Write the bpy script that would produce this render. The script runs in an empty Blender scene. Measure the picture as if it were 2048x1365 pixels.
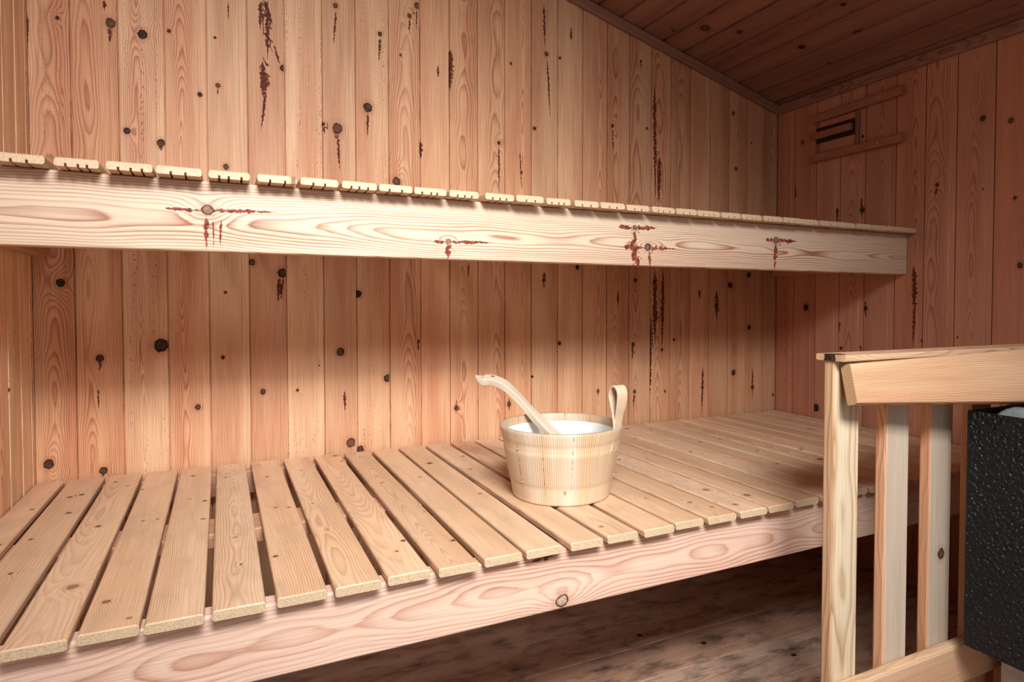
import bpy, math, random
import numpy as np
C = bpy.context.scene.collection
rs = np.random.RandomState(11)
W = 2.4; ZF = 0.10; ZL = 0.585; ZU = 1.2535; CZ = 1.7985; CS = 0.2651; YF = -2.55
BACK_KNOTS = [(0.0588, 1.6915, 0.005, 0.9), (0.1646, 1.7001, 0.0129, 0.1), (0.2314, 1.6846, 0.0131, 0.9), (0.2892, 1.704, 0.0053, 0.8), (0.3934, 1.7068, 0.0041, 0.8), (0.3569, 1.554, 0.0068, 0.9), (0.399, 1.5834, 0.0069, 0.1), (0.1952, 1.4407, 0.0091, 0.8), (0.2678, 1.4192, 0.0107, 0.5), (0.4154, 1.3727, 0.0083, 0.2), (0.6977, 1.8515, 0.0081, 0.1), (0.5582, 1.6547, 0.01, 0.6), (0.8218, 1.7951, 0.0076, 0.5), (0.9333, 1.8997, 0.0109, 0.1), (0.9089, 1.864, 0.0078, 0.2), (0.8815, 1.745, 0.0039, 0.9), (0.9956, 1.7106, 0.0032, 0.8), (0.786, 1.5787, 0.0152, 0.6), (0.6627, 1.5161, 0.0059, 0.7), (0.7005, 1.5081, 0.0164, 0.3), (1.3637, 1.8307, 0.0086, 0.1), (1.4138, 1.8262, 0.0052, 0.9), (1.3201, 1.5832, 0.0068, 0.9), (1.195, 1.5224, 0.0067, 0.7), (1.738, 1.8688, 0.0056, 0.3), (1.62, 1.6281, 0.0073, 0.7), (1.7652, 1.6371, 0.0056, 0.9), (1.2735, 1.4364, 0.0051, 0.7), (2.1679, 1.743, 0.0081, 0.2), (2.1829, 1.5327, 0.0081, 0.4), (2.2611, 1.641, 0.0041, 0.5), (1.2368, 1.7789, 0.005, 0.2), (0.8676, 1.373, 0.014, 0.3), (0.0545, 1.0612, 0.0114, 1), (0.1308, 0.8764, 0.0104, 0.6), (0.261, 0.9049, 0.0188, 0.8), (0.025, 0.6252, 0.0126, 0.6), (0.1339, 0.5969, 0.0104, 0.5), (0.3424, 0.7401, 0.0082, 0.3), (0.4104, 1.0415, 0.0042, 1), (0.4025, 0.8691, 0.0056, 0.9), (0.499, 0.7714, 0.0086, 0.3), (0.5873, 0.7703, 0.0044, 0.9), (0.5516, 1.0962, 0.0144, 0.6), (0.6463, 0.8376, 0.003, 1), (0.7039, 0.8739, 0.0135, 0.5), (0.7312, 0.6095, 0.0152, 0.1), (0.758, 0.5864, 0.0122, 0.6), (0.754, 1.0401, 0.0121, 1), (0.8376, 0.7911, 0.0124, 0.5), (0.4754, 1.1227, 0.0099, 0.5), (1.0511, 0.6867, 0.009, 0.5), (1.2288, 0.6869, 0.0085, 0.4), (1.4133, 0.8795, 0.007, 1), (1.482, 1.1355, 0.0089, 1), (1.7188, 1.0955, 0.0084, 0.9), (1.3551, 1.091, 0.0069, 0.9), (1.313, 0.7719, 0.0043, 1), (1.7093, 0.868, 0.0075, 0.9), (1.5645, 0.709, 0.0064, 0.3), (1.7166, 0.6981, 0.0075, 0.6), (1.8014, 1.0915, 0.0095, 0.7), (1.8376, 0.9939, 0.0086, 0.9), (1.8364, 0.8445, 0.0067, 0.7), (1.8905, 0.8797, 0.0058, 1), (2.0083, 1.0498, 0.0039, 1), (2.0912, 1.0047, 0.01, 1), (2.1601, 1.0838, 0.0122, 1), (2.2545, 1.1262, 0.0124, 1), (2.257, 0.9201, 0.0103, 1), (2.1791, 0.7444, 0.0122, 0.9), (2.026, 0.6947, 0.007, 0.8), (2.2783, 0.6822, 0.0093, 0.9), (1.851, 0.6919, 0.0058, 0.5), (2.3891, 0.6455, 0.0064, 0.9)]
BACK_DRIPS = [(0.0017, 1.693, 0.0002, 1.6036, 0.002), (0.1531, 1.7534, 0.1527, 1.7268, 0.0035), (0.4251, 1.8074, 0.4257, 1.7556, 0.0015), (0.1656, 1.6954, 0.1618, 1.6511, 0.0044), (0.3989, 1.5769, 0.3975, 1.5585, 0.0019), (0.2678, 1.4141, 0.2676, 1.399, 0.0037), (0.699, 1.8392, 0.6914, 1.7418, 0.0027), (0.521, 1.83, 0.5194, 1.6671, 0.0059), (0.5049, 1.8267, 0.5016, 1.7465, 0.0049), (0.5123, 1.8282, 0.5328, 1.7657, 0.0049), (0.507, 1.665, 0.506, 1.5675, 0.0059), (0.5142, 1.6422, 0.5147, 1.5754, 0.0078), (0.5148, 1.5821, 0.5013, 1.4773, 0.0031), (0.5361, 1.7128, 0.5507, 1.6615, 0.0029), (0.8217, 1.7865, 0.8184, 1.7098, 0.0038), (0.9089, 1.8552, 0.9087, 1.8112, 0.0026), (0.9317, 1.889, 0.9299, 1.8269, 0.0022), (1.0354, 1.7895, 1.0333, 1.6622, 0.0089), (0.9957, 1.7346, 0.9955, 1.6926, 0.0033), (0.7859, 1.5643, 0.784, 1.4924, 0.0031), (0.6626, 1.5105, 0.6665, 1.4887, 0.0024), (0.7005, 1.5011, 0.7064, 1.3848, 0.0033), (0.6937, 1.5059, 0.6922, 1.4861, 0.0031), (0.9405, 1.4985, 0.9418, 1.4465, 0.0054), (1.3544, 1.9938, 1.3582, 1.846, 0.0035), (1.3656, 1.8213, 1.3787, 1.6181, 0.0029), (1.195, 1.5161, 1.1948, 1.3613, 0.003), (1.4552, 1.9339, 1.4553, 1.8844, 0.0036), (1.7968, 1.8042, 1.804, 1.3595, 0.0062), (1.8205, 1.549, 1.8195, 1.3605, 0.0063), (1.6201, 1.6212, 1.6266, 1.5204, 0.0025), (1.738, 1.8635, 1.7381, 1.8426, 0.0026), (0.1307, 0.8703, 0.1293, 0.8456, 0.0039), (0.1338, 0.5894, 0.1325, 0.5721, 0.0027), (0.1266, 0.8013, 0.1259, 0.7493, 0.0018), (0.5425, 1.0823, 0.5393, 1.0138, 0.004), (0.5528, 1.088, 0.5483, 1.0221, 0.003), (0.7141, 0.7613, 0.7151, 0.7007, 0.0033), (1.0511, 0.7132, 1.0494, 0.6665, 0.0023), (1.3551, 1.119, 1.3551, 1.058, 0.0048), (1.0934, 1.144, 1.0899, 1.0864, 0.0023), (1.7092, 0.8769, 1.7074, 0.8129, 0.0046), (1.5645, 0.7212, 1.5646, 0.6882, 0.0025), (1.7167, 0.691, 1.7105, 0.6341, 0.0034), (1.6452, 1.0558, 1.6454, 0.9997, 0.0036), (0.9316, 0.9058, 0.9314, 0.8696, 0.0033), (1.8033, 1.142, 1.8051, 0.8582, 0.0094), (1.7889, 0.9796, 1.7825, 0.5889, 0.0042), (1.8131, 0.9904, 1.809, 0.9361, 0.0053), (1.8388, 1.1447, 1.8365, 0.8354, 0.0069), (2.0082, 1.0686, 2.0085, 1.0273, 0.0049), (2.0906, 1.0619, 2.0943, 0.9417, 0.0083), (2.0276, 0.7818, 2.0222, 0.5829, 0.0044), (2.2774, 0.7615, 2.279, 0.6325, 0.0037), (-0.0001, 1.1382, -0.0035, 0.8755, 0.0014), (-0.0095, 0.9728, -0.0095, 0.9136, 0.0043), (1.2289, 0.7096, 1.2306, 0.6609, 0.0028), (1.2682, 1.5081, 1.2735, 1.3802, 0.0019)]
RIGHT_KNOTS = [(0.3845, 1.3394, 0.011, 0.9), (0.6464, 1.3828, 0.0065, 0.8), (0.1494, 0.9992, 0.014, 1), (0.4036, 0.9968, 0.0091, 1), (0.8844, 1.1198, 0.0088, 0.8), (0.8682, 1.31, 0.0059, 0.6), (0.307, 0.852, 0.0066, 1), (0.7172, 0.9107, 0.0032, 0.9), (0.7788, 1.5544, 0.0092, 0.6), (0.8539, 1.5296, 0.0089, 0.2), (0.1238, 1.6308, 0.008, 0.3), (0.3825, 1.5938, 0.0055, 1), (0.2012, 0.6211, 0.0158, 1), (0.605, 0.8943, 0.0042, 1), (0.7825, 1.3488, 0.0031, 1)]
RIGHT_DRIPS = [(0.3799, 1.3869, 0.3831, 1.3049, 0.004), (0.2824, 1.3618, 0.2833, 1.3076, 0.0053), (0.6465, 1.3751, 0.6408, 1.3418, 0.0029), (0.4031, 1.0263, 0.4061, 0.957, 0.004), (0.2928, 0.9545, 0.2958, 0.9003, 0.0079), (0.576, 1.138, 0.5824, 0.9609, 0.0075), (0.5813, 1.0253, 0.5772, 0.867, 0.0047), (0.386, 0.8691, 0.3866, 0.8306, 0.003), (0.09, 1.4745, 0.0957, 1.4157, 0.0042)]
UP_KNOTS = [(0.3775, 1.1852, 0.0117, 0.1), (0.8431, 1.1473, 0.0057, 0.3), (1.3315, 1.2038, 0.0066, 0.5), (1.373, 1.1566, 0.0107, 0.5), (1.8164, 1.1928, 0.0105, 0.3)]
UP_DRIPS = [(0.3069, 1.1842, 0.3767, 1.1824, 0.0029), (0.3767, 1.1842, 0.5043, 1.1886, 0.0033), (0.3749, 1.1739, 0.375, 1.111, 0.0037), (0.3997, 1.168, 0.3975, 1.1194, 0.0021), (0.8094, 1.1458, 0.8431, 1.1462, 0.0032), (0.8431, 1.1462, 0.9486, 1.1486, 0.0033), (0.8431, 1.1419, 0.8418, 1.1027, 0.0049), (1.2823, 1.2024, 1.3315, 1.2026, 0.0043), (1.3315, 1.2026, 1.4039, 1.2064, 0.0044), (1.3315, 1.2001, 1.3275, 1.1008, 0.0063), (1.3257, 1.1472, 1.3472, 1.0975, 0.0075), (1.2943, 1.1534, 1.373, 1.1541, 0.005), (1.373, 1.1541, 1.4634, 1.155, 0.0045), (1.3762, 1.1466, 1.3796, 1.1034, 0.0041), (1.776, 1.1924, 1.8164, 1.1928, 0.0056), (1.8164, 1.1928, 1.9036, 1.1938, 0.0057), (1.8165, 1.1857, 1.8118, 1.106, 0.006)]
LOW_KNOTS = [(0.9098, 0.5581, 0.0047, 0.9), (0.9422, 0.475, 0.0142, 0.15)]
LOW_DRIPS = [(0.8803, 0.5571, 0.9319, 0.5615, 0.0026)]
CEIL_KNOTS = [(0.1857, 0.5515, 0.0185, 0.3), (0.2554, 0.4614, 0.0116, 0.5), (0.3474, 0.2697, 0.0133, 1), (0.5252, 0.227, 0.0124, 1), (0.5401, 0.2282, 0.0077, 0.6), (0.582, 0.3649, 0.0088, 1), (0.5749, 0.3195, 0.006, 1), (0.0925, 0.6125, 0.0069, 0.5), (0.3495, 0.1332, 0.0085, 1)]
RAIL = [(1.3964, -1.128, 0.906), (1.3887, -1.15, 0.8375), (2.0138, -1.2378, 0.8114), (2.0605, -1.2213, 0.9331)]
LADLE_PTS = [[0.9586, -0.4114, 0.8337], [0.9753, -0.4226, 0.8241], [0.9948, -0.4365, 0.8233], [1.018, -0.4603, 0.8111], [1.0408, -0.4839, 0.7846], [1.0646, -0.5158, 0.7487], [1.075, -0.5645, 0.7236], [1.0828, -0.6198, 0.7027]]
#rim [ 1.066 -0.503  0.746]
LADLE_W = (0.42, 0.80, 0.30)
LADLE_CUP = (1.12, -0.655, 0.614)
STONES = [((1.772, -1.208, 0.775), (.048, .040, .038), 'grey-green sauna stone at the back left corner of the heater'),
          ((1.882, -1.235, 0.765), (.044, .034, .045), 'grey sauna stone against the back edge of the heater, tallest of the pile'),
          ((1.775, -1.300, 0.775), (.040, .046, .040), 'rounded grey sauna stone along the left side of the heater'),
          ((1.890, -1.345, 0.770), (.048, .050, .045), 'large angular grey sauna stone in the middle of the heater'),
          ((1.965, -1.215, 0.760), (.042, .040, .042), 'sauna stone right of the tallest one at the back of the heater')]
WORLD = 0.95
KEY = (0.96, 0.985, 1.0)
LIGHTS = [('high_window_daylight', (0.5, -2.15, 2.17), (0.70, -0.2, 0.98), 0.7, 0.35, 11.4, KEY, 68),
          ('added_fill', (0.75, -2.35, 1.98), (1.2, -0.85, 0.4), 0.9, 0.35, 14.2, KEY, 78)]  # second light is an unseen fill, added to brighten the lower right
EXPO = -0.17

# ------------------------------------------------------------------ helpers
def V(*a): return np.array(a, float)

def tag(o, label=None, cat=None, group=None, kind=None):
    if label: o['label'] = label
    if cat: o['category'] = cat
    if group: o['group'] = group
    if kind: o['kind'] = kind
    return o

def empty(name, loc, label, cat, group=None):
    o = bpy.data.objects.new(name, None); o.location = loc; C.objects.link(o)
    o.empty_display_size = 0.05
    return tag(o, label, cat, group)

class Style:
    """annual-ring style of one board, in metres"""
    def __init__(s, seed, width, ring=0.0034, knots=(), drips=(), val=1.0, hue=0.0, speck=0.0, straight=None, slope=None, wc=None):
        r = np.random.RandomState(seed)
        s.seed = seed
        st = r.rand() < 0.35 if straight is None else straight
        s.ring = ring * r.uniform(0.8, 1.25)
        if st:
            s.wc = width * r.uniform(1.3, 2.2) * r.choice([-1, 1]) + width / 2; s.t0 = -r.uniform(0.01, 0.05); s.sl = r.uniform(-0.01, 0.01)
        else:
            s.wc = width * r.uniform(0.3, 0.7); s.t0 = -r.uniform(0.002, 0.03); s.sl = r.uniform(0.012, 0.035) * r.choice([-1, 1])
        if wc is not None: s.wc = wc
        if slope is not None: s.sl = slope
        s.ph = r.uniform(0, 6.28, 12); s.fr = r.uniform(0.7, 1.4, 12)
        s.knots = list(knots); s.drips = list(drips)
        s.val = val; s.hue = hue; s.speck = speck
    def attrs(s, l, w, t, end=None):
        p, f = s.ph, s.fr
        uu = w - s.wc + 0.0035 * np.sin(5.1 * f[0] * l + p[0]) + 0.0014 * np.sin(17 * f[1] * l + p[1] + 30 * w) + 0.0005 * np.sin(47 * f[2] * l + p[2] + 60 * w)
        D = s.t0 + s.sl * l + 0.006 * np.sin(3.3 * f[3] * l + p[3]) + 0.0035 * np.sin(9.7 * f[4] * l + p[4]) + 0.0012 * np.sin(29 * f[5] * l + p[5] + 25 * w)
        g = np.sqrt(uu ** 2 + (D - t) ** 2) / s.ring
        n = l.shape[0]
        best = np.full(n, 1e9); kx = np.full(n, 4.0); ky = np.zeros(n); kc = np.zeros(n)
        for (kl, kw, r, c) in s.knots:
            dl = l - kl; dw = w - kw
            q = (dl / (3.4 * r)) ** 2 + (dw / (2.0 * r)) ** 2
            g = g + (0.9 * r / s.ring + 0.8) * np.exp(-q) * (1 if (kw > s.wc) else -1)
            ax = dl / (r * 1.12); ay = dw / r; d = np.hypot(ax, ay)
            m = d < best; best = np.where(m, d, best)
            kx = np.where(m, ax, kx); ky = np.where(m, ay, ky); kc = np.where(m, c, kc)
        kx = kx * 1.25; ky = ky * 1.25; d = np.hypot(kx, ky) + 1e-9; sc = np.minimum(1, 4.0 / d)
        far = np.clip((d - 3.0) / 0.5, 0, 1) * 4
        kn = np.stack([kx * sc, ky * sc, far], 1)
        bd = np.full(n, 1e9); dx = np.full(n, 4.0); dt = np.zeros(n); bw = np.full(n, 0.001)
        for (l0, w0, l1, w1, hw) in s.drips:
            L = math.hypot(l1 - l0, w1 - w0) + 1e-9; ex, ey = (l1 - l0) / L, (w1 - w0) / L
            tt = ((l - l0) * ex + (w - w0) * ey) / L
            lat = (-(l - l0) * ey + (w - w0) * ex) / hw
            dd = np.hypot(lat, np.maximum(0, np.maximum(-tt, tt - 1)) * L / hw)
            m = dd * hw < bd * bw; bd = np.where(m, dd, bd); bw = np.where(m, hw, bw)
            dx = np.where(m, lat, dx); dt = np.where(m, tt, dt)
        farw = np.clip((bd * bw - 1.9 * bw - 0.0035) / 0.002, 0, 1) * 4
        dr = np.stack([np.clip(dx, -6, 6), np.clip(dt, -0.5, 1.5), farw], 1)
        e = np.zeros(n) if end is None else end
        o = s.seed * 1.37 % 40
        return dict(gr=np.stack([g, kc, e], 1), kn=kn, dr=dr, wl=np.stack([l + o, w + o * 0.3, t], 1),
                    tn=np.tile([s.val, s.hue, s.speck], (n, 1)))

class Acc:
    """collects quads with wood attributes; build() links ONE mesh object"""
    def __init__(s): s.v = []; s.q = []; s.n = 0; s.a = dict(gr=[], kn=[], dr=[], wl=[], tn=[])
    def grid(s, P, at, flip=False):
        """P: (a,b,3)"""
        a, b = P.shape[:2]
        idx = np.arange(a * b).reshape(a, b) + s.n
        q = np.stack([idx[:-1, :-1], idx[1:, :-1], idx[1:, 1:], idx[:-1, 1:]], -1).reshape(-1, 4)
        if flip: q = q[:, ::-1]
        s.v.append(P.reshape(-1, 3)); s.q.append(q); s.n += a * b
        for k in s.a: s.a[k].append(at[k])
    def build(s, name, mat, parent=None, smooth=False, origin=None):
        v = np.concatenate(s.v); q = np.concatenate(s.q)
        if origin is not None: v = v - origin
        me = bpy.data.meshes.new(name)
        me.vertices.add(len(v)); me.vertices.foreach_set('co', v.ravel())
        me.loops.add(q.size); me.loops.foreach_set('vertex_index', q.ravel().astype(np.int32))
        me.polygons.add(len(q)); me.polygons.foreach_set('loop_start', (np.arange(len(q)) * 4).astype(np.int32))
        me.update(calc_edges=True); me.validate()
        for k, l in s.a.items():
            A = me.attributes.new(k, 'FLOAT_VECTOR', 'POINT'); A.data.foreach_set('vector', np.concatenate(l).ravel())
        me.polygons.foreach_set('use_smooth', [smooth] * len(me.polygons))
        me.materials.append(mat)
        o = bpy.data.objects.new(name, me); C.objects.link(o)
        if origin is not None: o.location = origin
        if parent is not None: o.parent = parent; o.location = (V(*o.location) - V(*parent.location))
        return o

def board(acc, o, eL, eW, eN, L, cols, st, step=0.012, sheet=False, cham=0.0, ends=True, side=None):
    """cols: [(w, top, bottom)]; o + l*eL + w*eW + t*eN"""
    o, eL, eW, eN = map(lambda a: np.array(a, float), (o, eL, eW, eN))
    n = max(2, int(round(L / step)) + 1)
    ls = np.linspace(0, L, n)
    if cham: ls = np.concatenate([[0], [cham], ls[1:-1], [L - cham], [L]])
    n = len(ls)
    w = np.array([c[0] for c in cols]); tp = np.array([c[1] for c in cols]); bt = np.array([c[2] for c in cols]); m = len(w)
    LL = np.repeat(ls, m); WW = np.tile(w, n); TT = np.tile(tp, n); BB = np.tile(bt, n)
    if cham:
        ed = (LL <= 1e-9) | (LL >= L - 1e-9); TT = TT - ed * cham
    hand = np.dot(np.cross(eL, eW), eN) > 0
    def put(LX, WX, TX, a, b, flip, end=None):
        P = o + LX[:, None] * eL + WX[:, None] * eW + TX[:, None] * eN
        at = st.attrs(LX, WX, TX, end)
        if side is not None:
            e = (WX < 0.0035); at['tn'][:, 0] = np.where(e, st.val * side[0], st.val); at['tn'][:, 1] = np.where(e, st.hue + side[1], st.hue)
        acc.grid(P.reshape(a, b, 3), at, flip)
    put(LL, WW, TT, n, m, not hand)
    if sheet: return
    put(LL, WW, BB, n, m, hand)
    T0, T1 = TT.reshape(n, m), BB.reshape(n, m)
    for j, fl in ((0, hand), (m - 1, not hand)):
        lx = np.repeat(ls, 2); wx = np.full(2 * n, w[j]); tx = np.stack([T0[:, j], T1[:, j]], 1).ravel()
        put(lx, wx, tx, n, 2, fl)
    if ends:
        for i, fl in ((0, not hand), (n - 1, hand)):
            lx = np.full(2 * m, ls[i]); wx = np.repeat(w, 2); tx = np.stack([T0[i], T1[i]], 1).ravel()
            put(lx, wx, tx, m, 2, fl, end=np.ones(2 * m))

def cols_plank(w, T, sub=0.006, r=0.003, kerfs=()):
    xs = [(0, T - r, min(r, T / 2)), (r * 0.35, T - r * 0.35, r * 0.35), (r, T, 0)]
    k = max(2, int((w - 2 * r) / sub)); inner = list(np.linspace(r, w - r, k + 1)[1:-1])
    ke = []
    for c in kerfs: ke += [(c - 0.0019, T, 0), (c - 0.0018, T, 0.0055), (c + 0.0018, T, 0.0055), (c + 0.0019, T, 0)]
    inner = [i for i in inner if all(abs(i - c) > 0.003 for c in kerfs)]
    mid = sorted([(i, T, 0) for i in inner] + ke)
    return xs + mid + [(w - r, T, 0), (w - r * 0.35, T - r * 0.35, r * 0.35), (w, T - r, min(r, T / 2))]

def panel_cols(pw, sub=0.0045, wide=False):
    """tongue and groove panel: flat face, shallow rebated strip, dark groove"""
    f = pw * 0.80
    a = [(0, -0.008), (0.0013, -0.0075), (0.0022, -0.0008), (0.0034, 0)]
    a += [(x, 0) for x in np.arange(0.0034 + sub, f - 0.002, sub)]
    a += [(f, 0), (f + 0.0012, -0.0014)]
    a += [(x, -0.0014) for x in np.arange(f + 0.0012 + sub, pw - 0.0025, sub)]
    a += [(pw - 0.0015, -0.0017), (pw - 0.0010, -0.0075), (pw, -0.008)]
    if wide: a = [(0, -0.009), (0.0035, -0.0085), (0.009, -0.001), (0.011, 0)] + [(x, 0) for x in np.arange(0.011 + sub, pw - 0.004, sub)] + [(pw - 0.0025, -0.0004), (pw - 0.001, -0.0085), (pw, -0.009)]
    return [(x, t, t - 0.004) for x, t in a]

# ------------------------------------------------------------------ node helper
class NT:
    def __init__(s, name):
        s.m = bpy.data.materials.new(name); s.m.use_nodes = True; s.t = s.m.node_tree; s.t.nodes.clear()
        s.out = s.t.nodes.new('ShaderNodeOutputMaterial'); s.b = s.t.nodes.new('ShaderNodeBsdfPrincipled')
        s.t.links.new(s.b.outputs[0], s.out.inputs[0])
    def L(s, a, b):
        if isinstance(a, (int, float)): b.default_value = a
        elif isinstance(a, tuple): b.default_value = a if len(a) == len(b.default_value) else tuple(a) + (1,)
        else: s.t.links.new(a, b)
    def m_(s, op, a, b=0.0, c=0.0, clamp=False):
        n = s.t.nodes.new('ShaderNodeMath'); n.operation = op; n.use_clamp = clamp
        s.L(a, n.inputs[0]); s.L(b, n.inputs[1]); s.L(c, n.inputs[2]); return n.outputs[0]
    def attr(s, name):
        n = s.t.nodes.new('ShaderNodeAttribute'); n.attribute_name = name; return n.outputs['Vector']
    def sep(s, v):
        n = s.t.nodes.new('ShaderNodeSeparateXYZ'); s.L(v, n.inputs[0]); return n.outputs
    def vmul(s, v, xyz):
        n = s.t.nodes.new('ShaderNodeVectorMath'); n.operation = 'MULTIPLY'; s.L(v, n.inputs[0]); n.inputs[1].default_value = xyz; return n.outputs[0]
    def noise(s, v, scale=1.0, detail=2.0, rough=0.5, col=False):
        n = s.t.nodes.new('ShaderNodeTexNoise'); s.L(v, n.inputs['Vector']); n.inputs['Scale'].default_value = scale
        n.inputs['Detail'].default_value = detail; n.inputs['Roughness'].default_value = rough
        return n.outputs['Color' if col else 'Fac']
    def vor(s, v, scale=1.0, rnd=1.0, out='Distance', feat='F1'):
        n = s.t.nodes.new('ShaderNodeTexVoronoi'); n.feature = feat; s.L(v, n.inputs['Vector']); n.inputs['Scale'].default_value = scale
        n.inputs['Randomness'].default_value = rnd; return n.outputs[out]
    def mr(s, v, a, b, c=0.0, d=1.0, smooth=False):
        n = s.t.nodes.new('ShaderNodeMapRange'); n.clamp = True
        if smooth: n.interpolation_type = 'SMOOTHSTEP'
        s.L(v, n.inputs[0]); s.L(a, n.inputs[1]); s.L(b, n.inputs[2]); s.L(c, n.inputs[3]); s.L(d, n.inputs[4]); return n.outputs[0]
    def mix(s, f, a, b, mode='MIX'):
        n = s.t.nodes.new('ShaderNodeMix'); n.data_type = 'RGBA'; n.blend_type = mode; n.clamp_factor = True
        s.L(f, n.inputs[0]); s.L(a, n.inputs[6]); s.L(b, n.inputs[7]); return n.outputs[2]
    def bump(s, h, strength=0.3, dist=0.001, n0=None):
        n = s.t.nodes.new('ShaderNodeBump'); n.inputs['Strength'].default_value = strength; n.inputs['Distance'].default_value = dist
        s.L(h, n.inputs['Height'])
        if n0 is not None: s.L(n0, n.inputs['Normal'])
        return n.outputs[0]
    def ramp(s, v, pts):
        n = s.t.nodes.new('ShaderNodeValToRGB'); e = n.color_ramp.elements
        while len(e) < len(pts): e.new(0.5)
        for i, (p, c) in enumerate(pts): e[i].position = p; e[i].color = (c, c, c, 1) if isinstance(c, (int, float)) else tuple(c) + (1,)
        s.L(v, n.inputs[0]); return n.outputs[0]

def pine(name, early, late, red, linef=0.55, rough=0.55, fiber=0.10, endc=None, knot_dark=(0.022, 0.014, 0.011), knot_brown=(0.20, 0.085, 0.045),
         wear=None, wearf=0.0, bumpf=0.35, drip=(0.13, 0.022, 0.014), redf=0.5, spec=0.35, rimf=0.9):
    k = NT(name)
    gr = k.sep(k.attr('gr')); wl = k.attr('wl'); kn = k.sep(k.attr('kn')); dr = k.sep(k.attr('dr')); tn = k.sep(k.attr('tn'))
    nf = k.noise(k.vmul(wl, (2.2, 90, 90)), 1.0, 2)
    g = k.m_('ADD', gr[0], k.m_('MULTIPLY', k.m_('SUBTRACT', nf, 0.5), 0.55))
    fr = k.m_('FRACT', g)
    line = k.ramp(fr, [(0.0, 0.35), (0.08, 0.02), (0.45, 0.06), (0.78, 0.6), (0.93, 1.0), (1.0, 0.35)])
    broad = k.noise(k.vmul(wl, (1.2, 15, 15)), 1.0, 2)
    lf = k.m_('MULTIPLY', k.m_('MULTIPLY', k.sep(line)[0], linef), k.mr(broad, 0.36, 0.60, 0.42, 1.1))
    base = k.mix(k.m_('MULTIPLY', k.mr(broad, 0.42, 0.68), redf), early, red)
    c = k.mix(lf, base, late)
    # long fibres
    fb = k.noise(k.vmul(wl, (7, 480, 480)), 1.0, 1, 0.6)
    wn2 = k.noise(k.vmul(wl, (130, 130, 130)), 1.0, 2)
    fv = k.mr(fb, 0.3, 0.7, 1 - fiber, 1 + fiber)
    # board to board tone
    val = k.m_('MULTIPLY', tn[0], fv)
    cc = k.t.nodes.new('ShaderNodeCombineXYZ'); k.L(val, cc.inputs[0])
    k.L(k.m_('MULTIPLY', val, k.m_('SUBTRACT', 1.0, tn[1])), cc.inputs[1])
    k.L(k.m_('MULTIPLY', val, k.m_('SUBTRACT', 1.0, k.m_('MULTIPLY', tn[1], 1.6))), cc.inputs[2])
    c = k.mix(1.0, c, cc.outputs[0], 'MULTIPLY')
    if wear is not None:
        wn = k.noise(k.vmul(wl, (9, 22, 22)), 1.0, 3, 0.65)
        c = k.mix(k.m_('MULTIPLY', k.mr(wn, 0.48, 0.72), wearf), c, wear)
    # resin specks
    vd = k.vor(k.vmul(wl, (95, 260, 260)), 1.0)
    pres = nf
    sp = k.m_('MULTIPLY', k.m_('LESS_THAN', vd, k.mr(pres, 0.42, 0.72, 0.0, 0.34)), tn[2])
    c = k.mix(k.m_('MULTIPLY', sp, 0.75), c, (0.16, 0.05, 0.03))
    # end grain
    en = k.noise(k.vmul(wl, (300, 420, 420)), 1.0, 0)
    ec = endc or early
    endcol = k.mix(k.mr(en, 0.3, 0.7), tuple(x * 0.84 for x in ec), tuple(min(1, x * 1.12) for x in ec))
    endcol = k.mix(k.m_('MULTIPLY', k.sep(line)[0], 0.3), endcol, late)
    c = k.mix(gr[2], c, endcol)
    # resin runs and pitch cracks
    dn = wn2
    prof = k.m_('MULTIPLY', k.mr(dr[1], 0.0, 0.18), k.mr(dr[1], 1.0, 0.58))
    dd = k.m_('ADD', k.m_('ABSOLUTE', dr[0]), dr[2])
    dm = k.m_('MULTIPLY', k.mr(k.m_('SUBTRACT', k.m_('MULTIPLY', prof, k.mr(dn, 0.25, 0.7, 1.9, 0.25)), dd), -0.12, 0.2), 0.93)
    c = k.mix(dm, c, k.mix(k.mr(dn, 0.35, 0.6), tuple(x * 0.3 for x in drip), drip))
    # knots
    kd = k.m_('SQRT', k.m_('ADD', k.m_('ADD', k.m_('MULTIPLY', kn[0], kn[0]), k.m_('MULTIPLY', kn[1], kn[1])), k.m_('MULTIPLY', kn[2], kn[2])))
    kd = k.m_('ADD', kd, k.m_('MULTIPLY', k.m_('SUBTRACT', wn2, 0.5), 0.6))
    halo = k.mr(kd, 2.5, 1.0, 0, 1, True)
    c = k.mix(k.m_('MULTIPLY', halo, 0.38), c, tuple(x * y for x, y in zip(red, (0.62, 0.5, 0.45))))
    rings = k.m_('SINE', k.m_('MULTIPLY', kd, 15.0))
    inner = k.mix(k.mr(rings, -1, 1, 0.0, 0.55), knot_brown, tuple(x * 0.45 for x in knot_brown))
    kmot = k.m_('ADD', k.m_('MULTIPLY', gr[1], 0.85), k.m_('MULTIPLY', k.m_('SUBTRACT', wn2, 0.5), 1.4), clamp=True)
    inner = k.mix(kmot, inner, knot_dark)
    c = k.mix(k.mr(kd, 1.0, 0.86), c, inner)
    rim = k.m_('MULTIPLY', k.mr(kd, 0.66, 0.84), k.mr(kd, 1.1, 0.96))
    c = k.mix(k.m_('MULTIPLY', k.m_('MULTIPLY', rim, 0.95), k.mr(gr[1], 0.0, 0.4, rimf, 1.0)), c, knot_dark)
    k.L(c, k.b.inputs['Base Color'])
    k.L(k.mr(broad, 0.3, 0.7, rough - 0.06, rough + 0.08), k.b.inputs['Roughness'])
    k.L(k.m_('MULTIPLY', spec, k.m_('SUBTRACT', 1.0, k.m_('MULTIPLY', 0.85, k.m_('MAXIMUM', k.mr(kd, 1.05, 0.9), dm)))), k.b.inputs['Specular IOR Level'])
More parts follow.
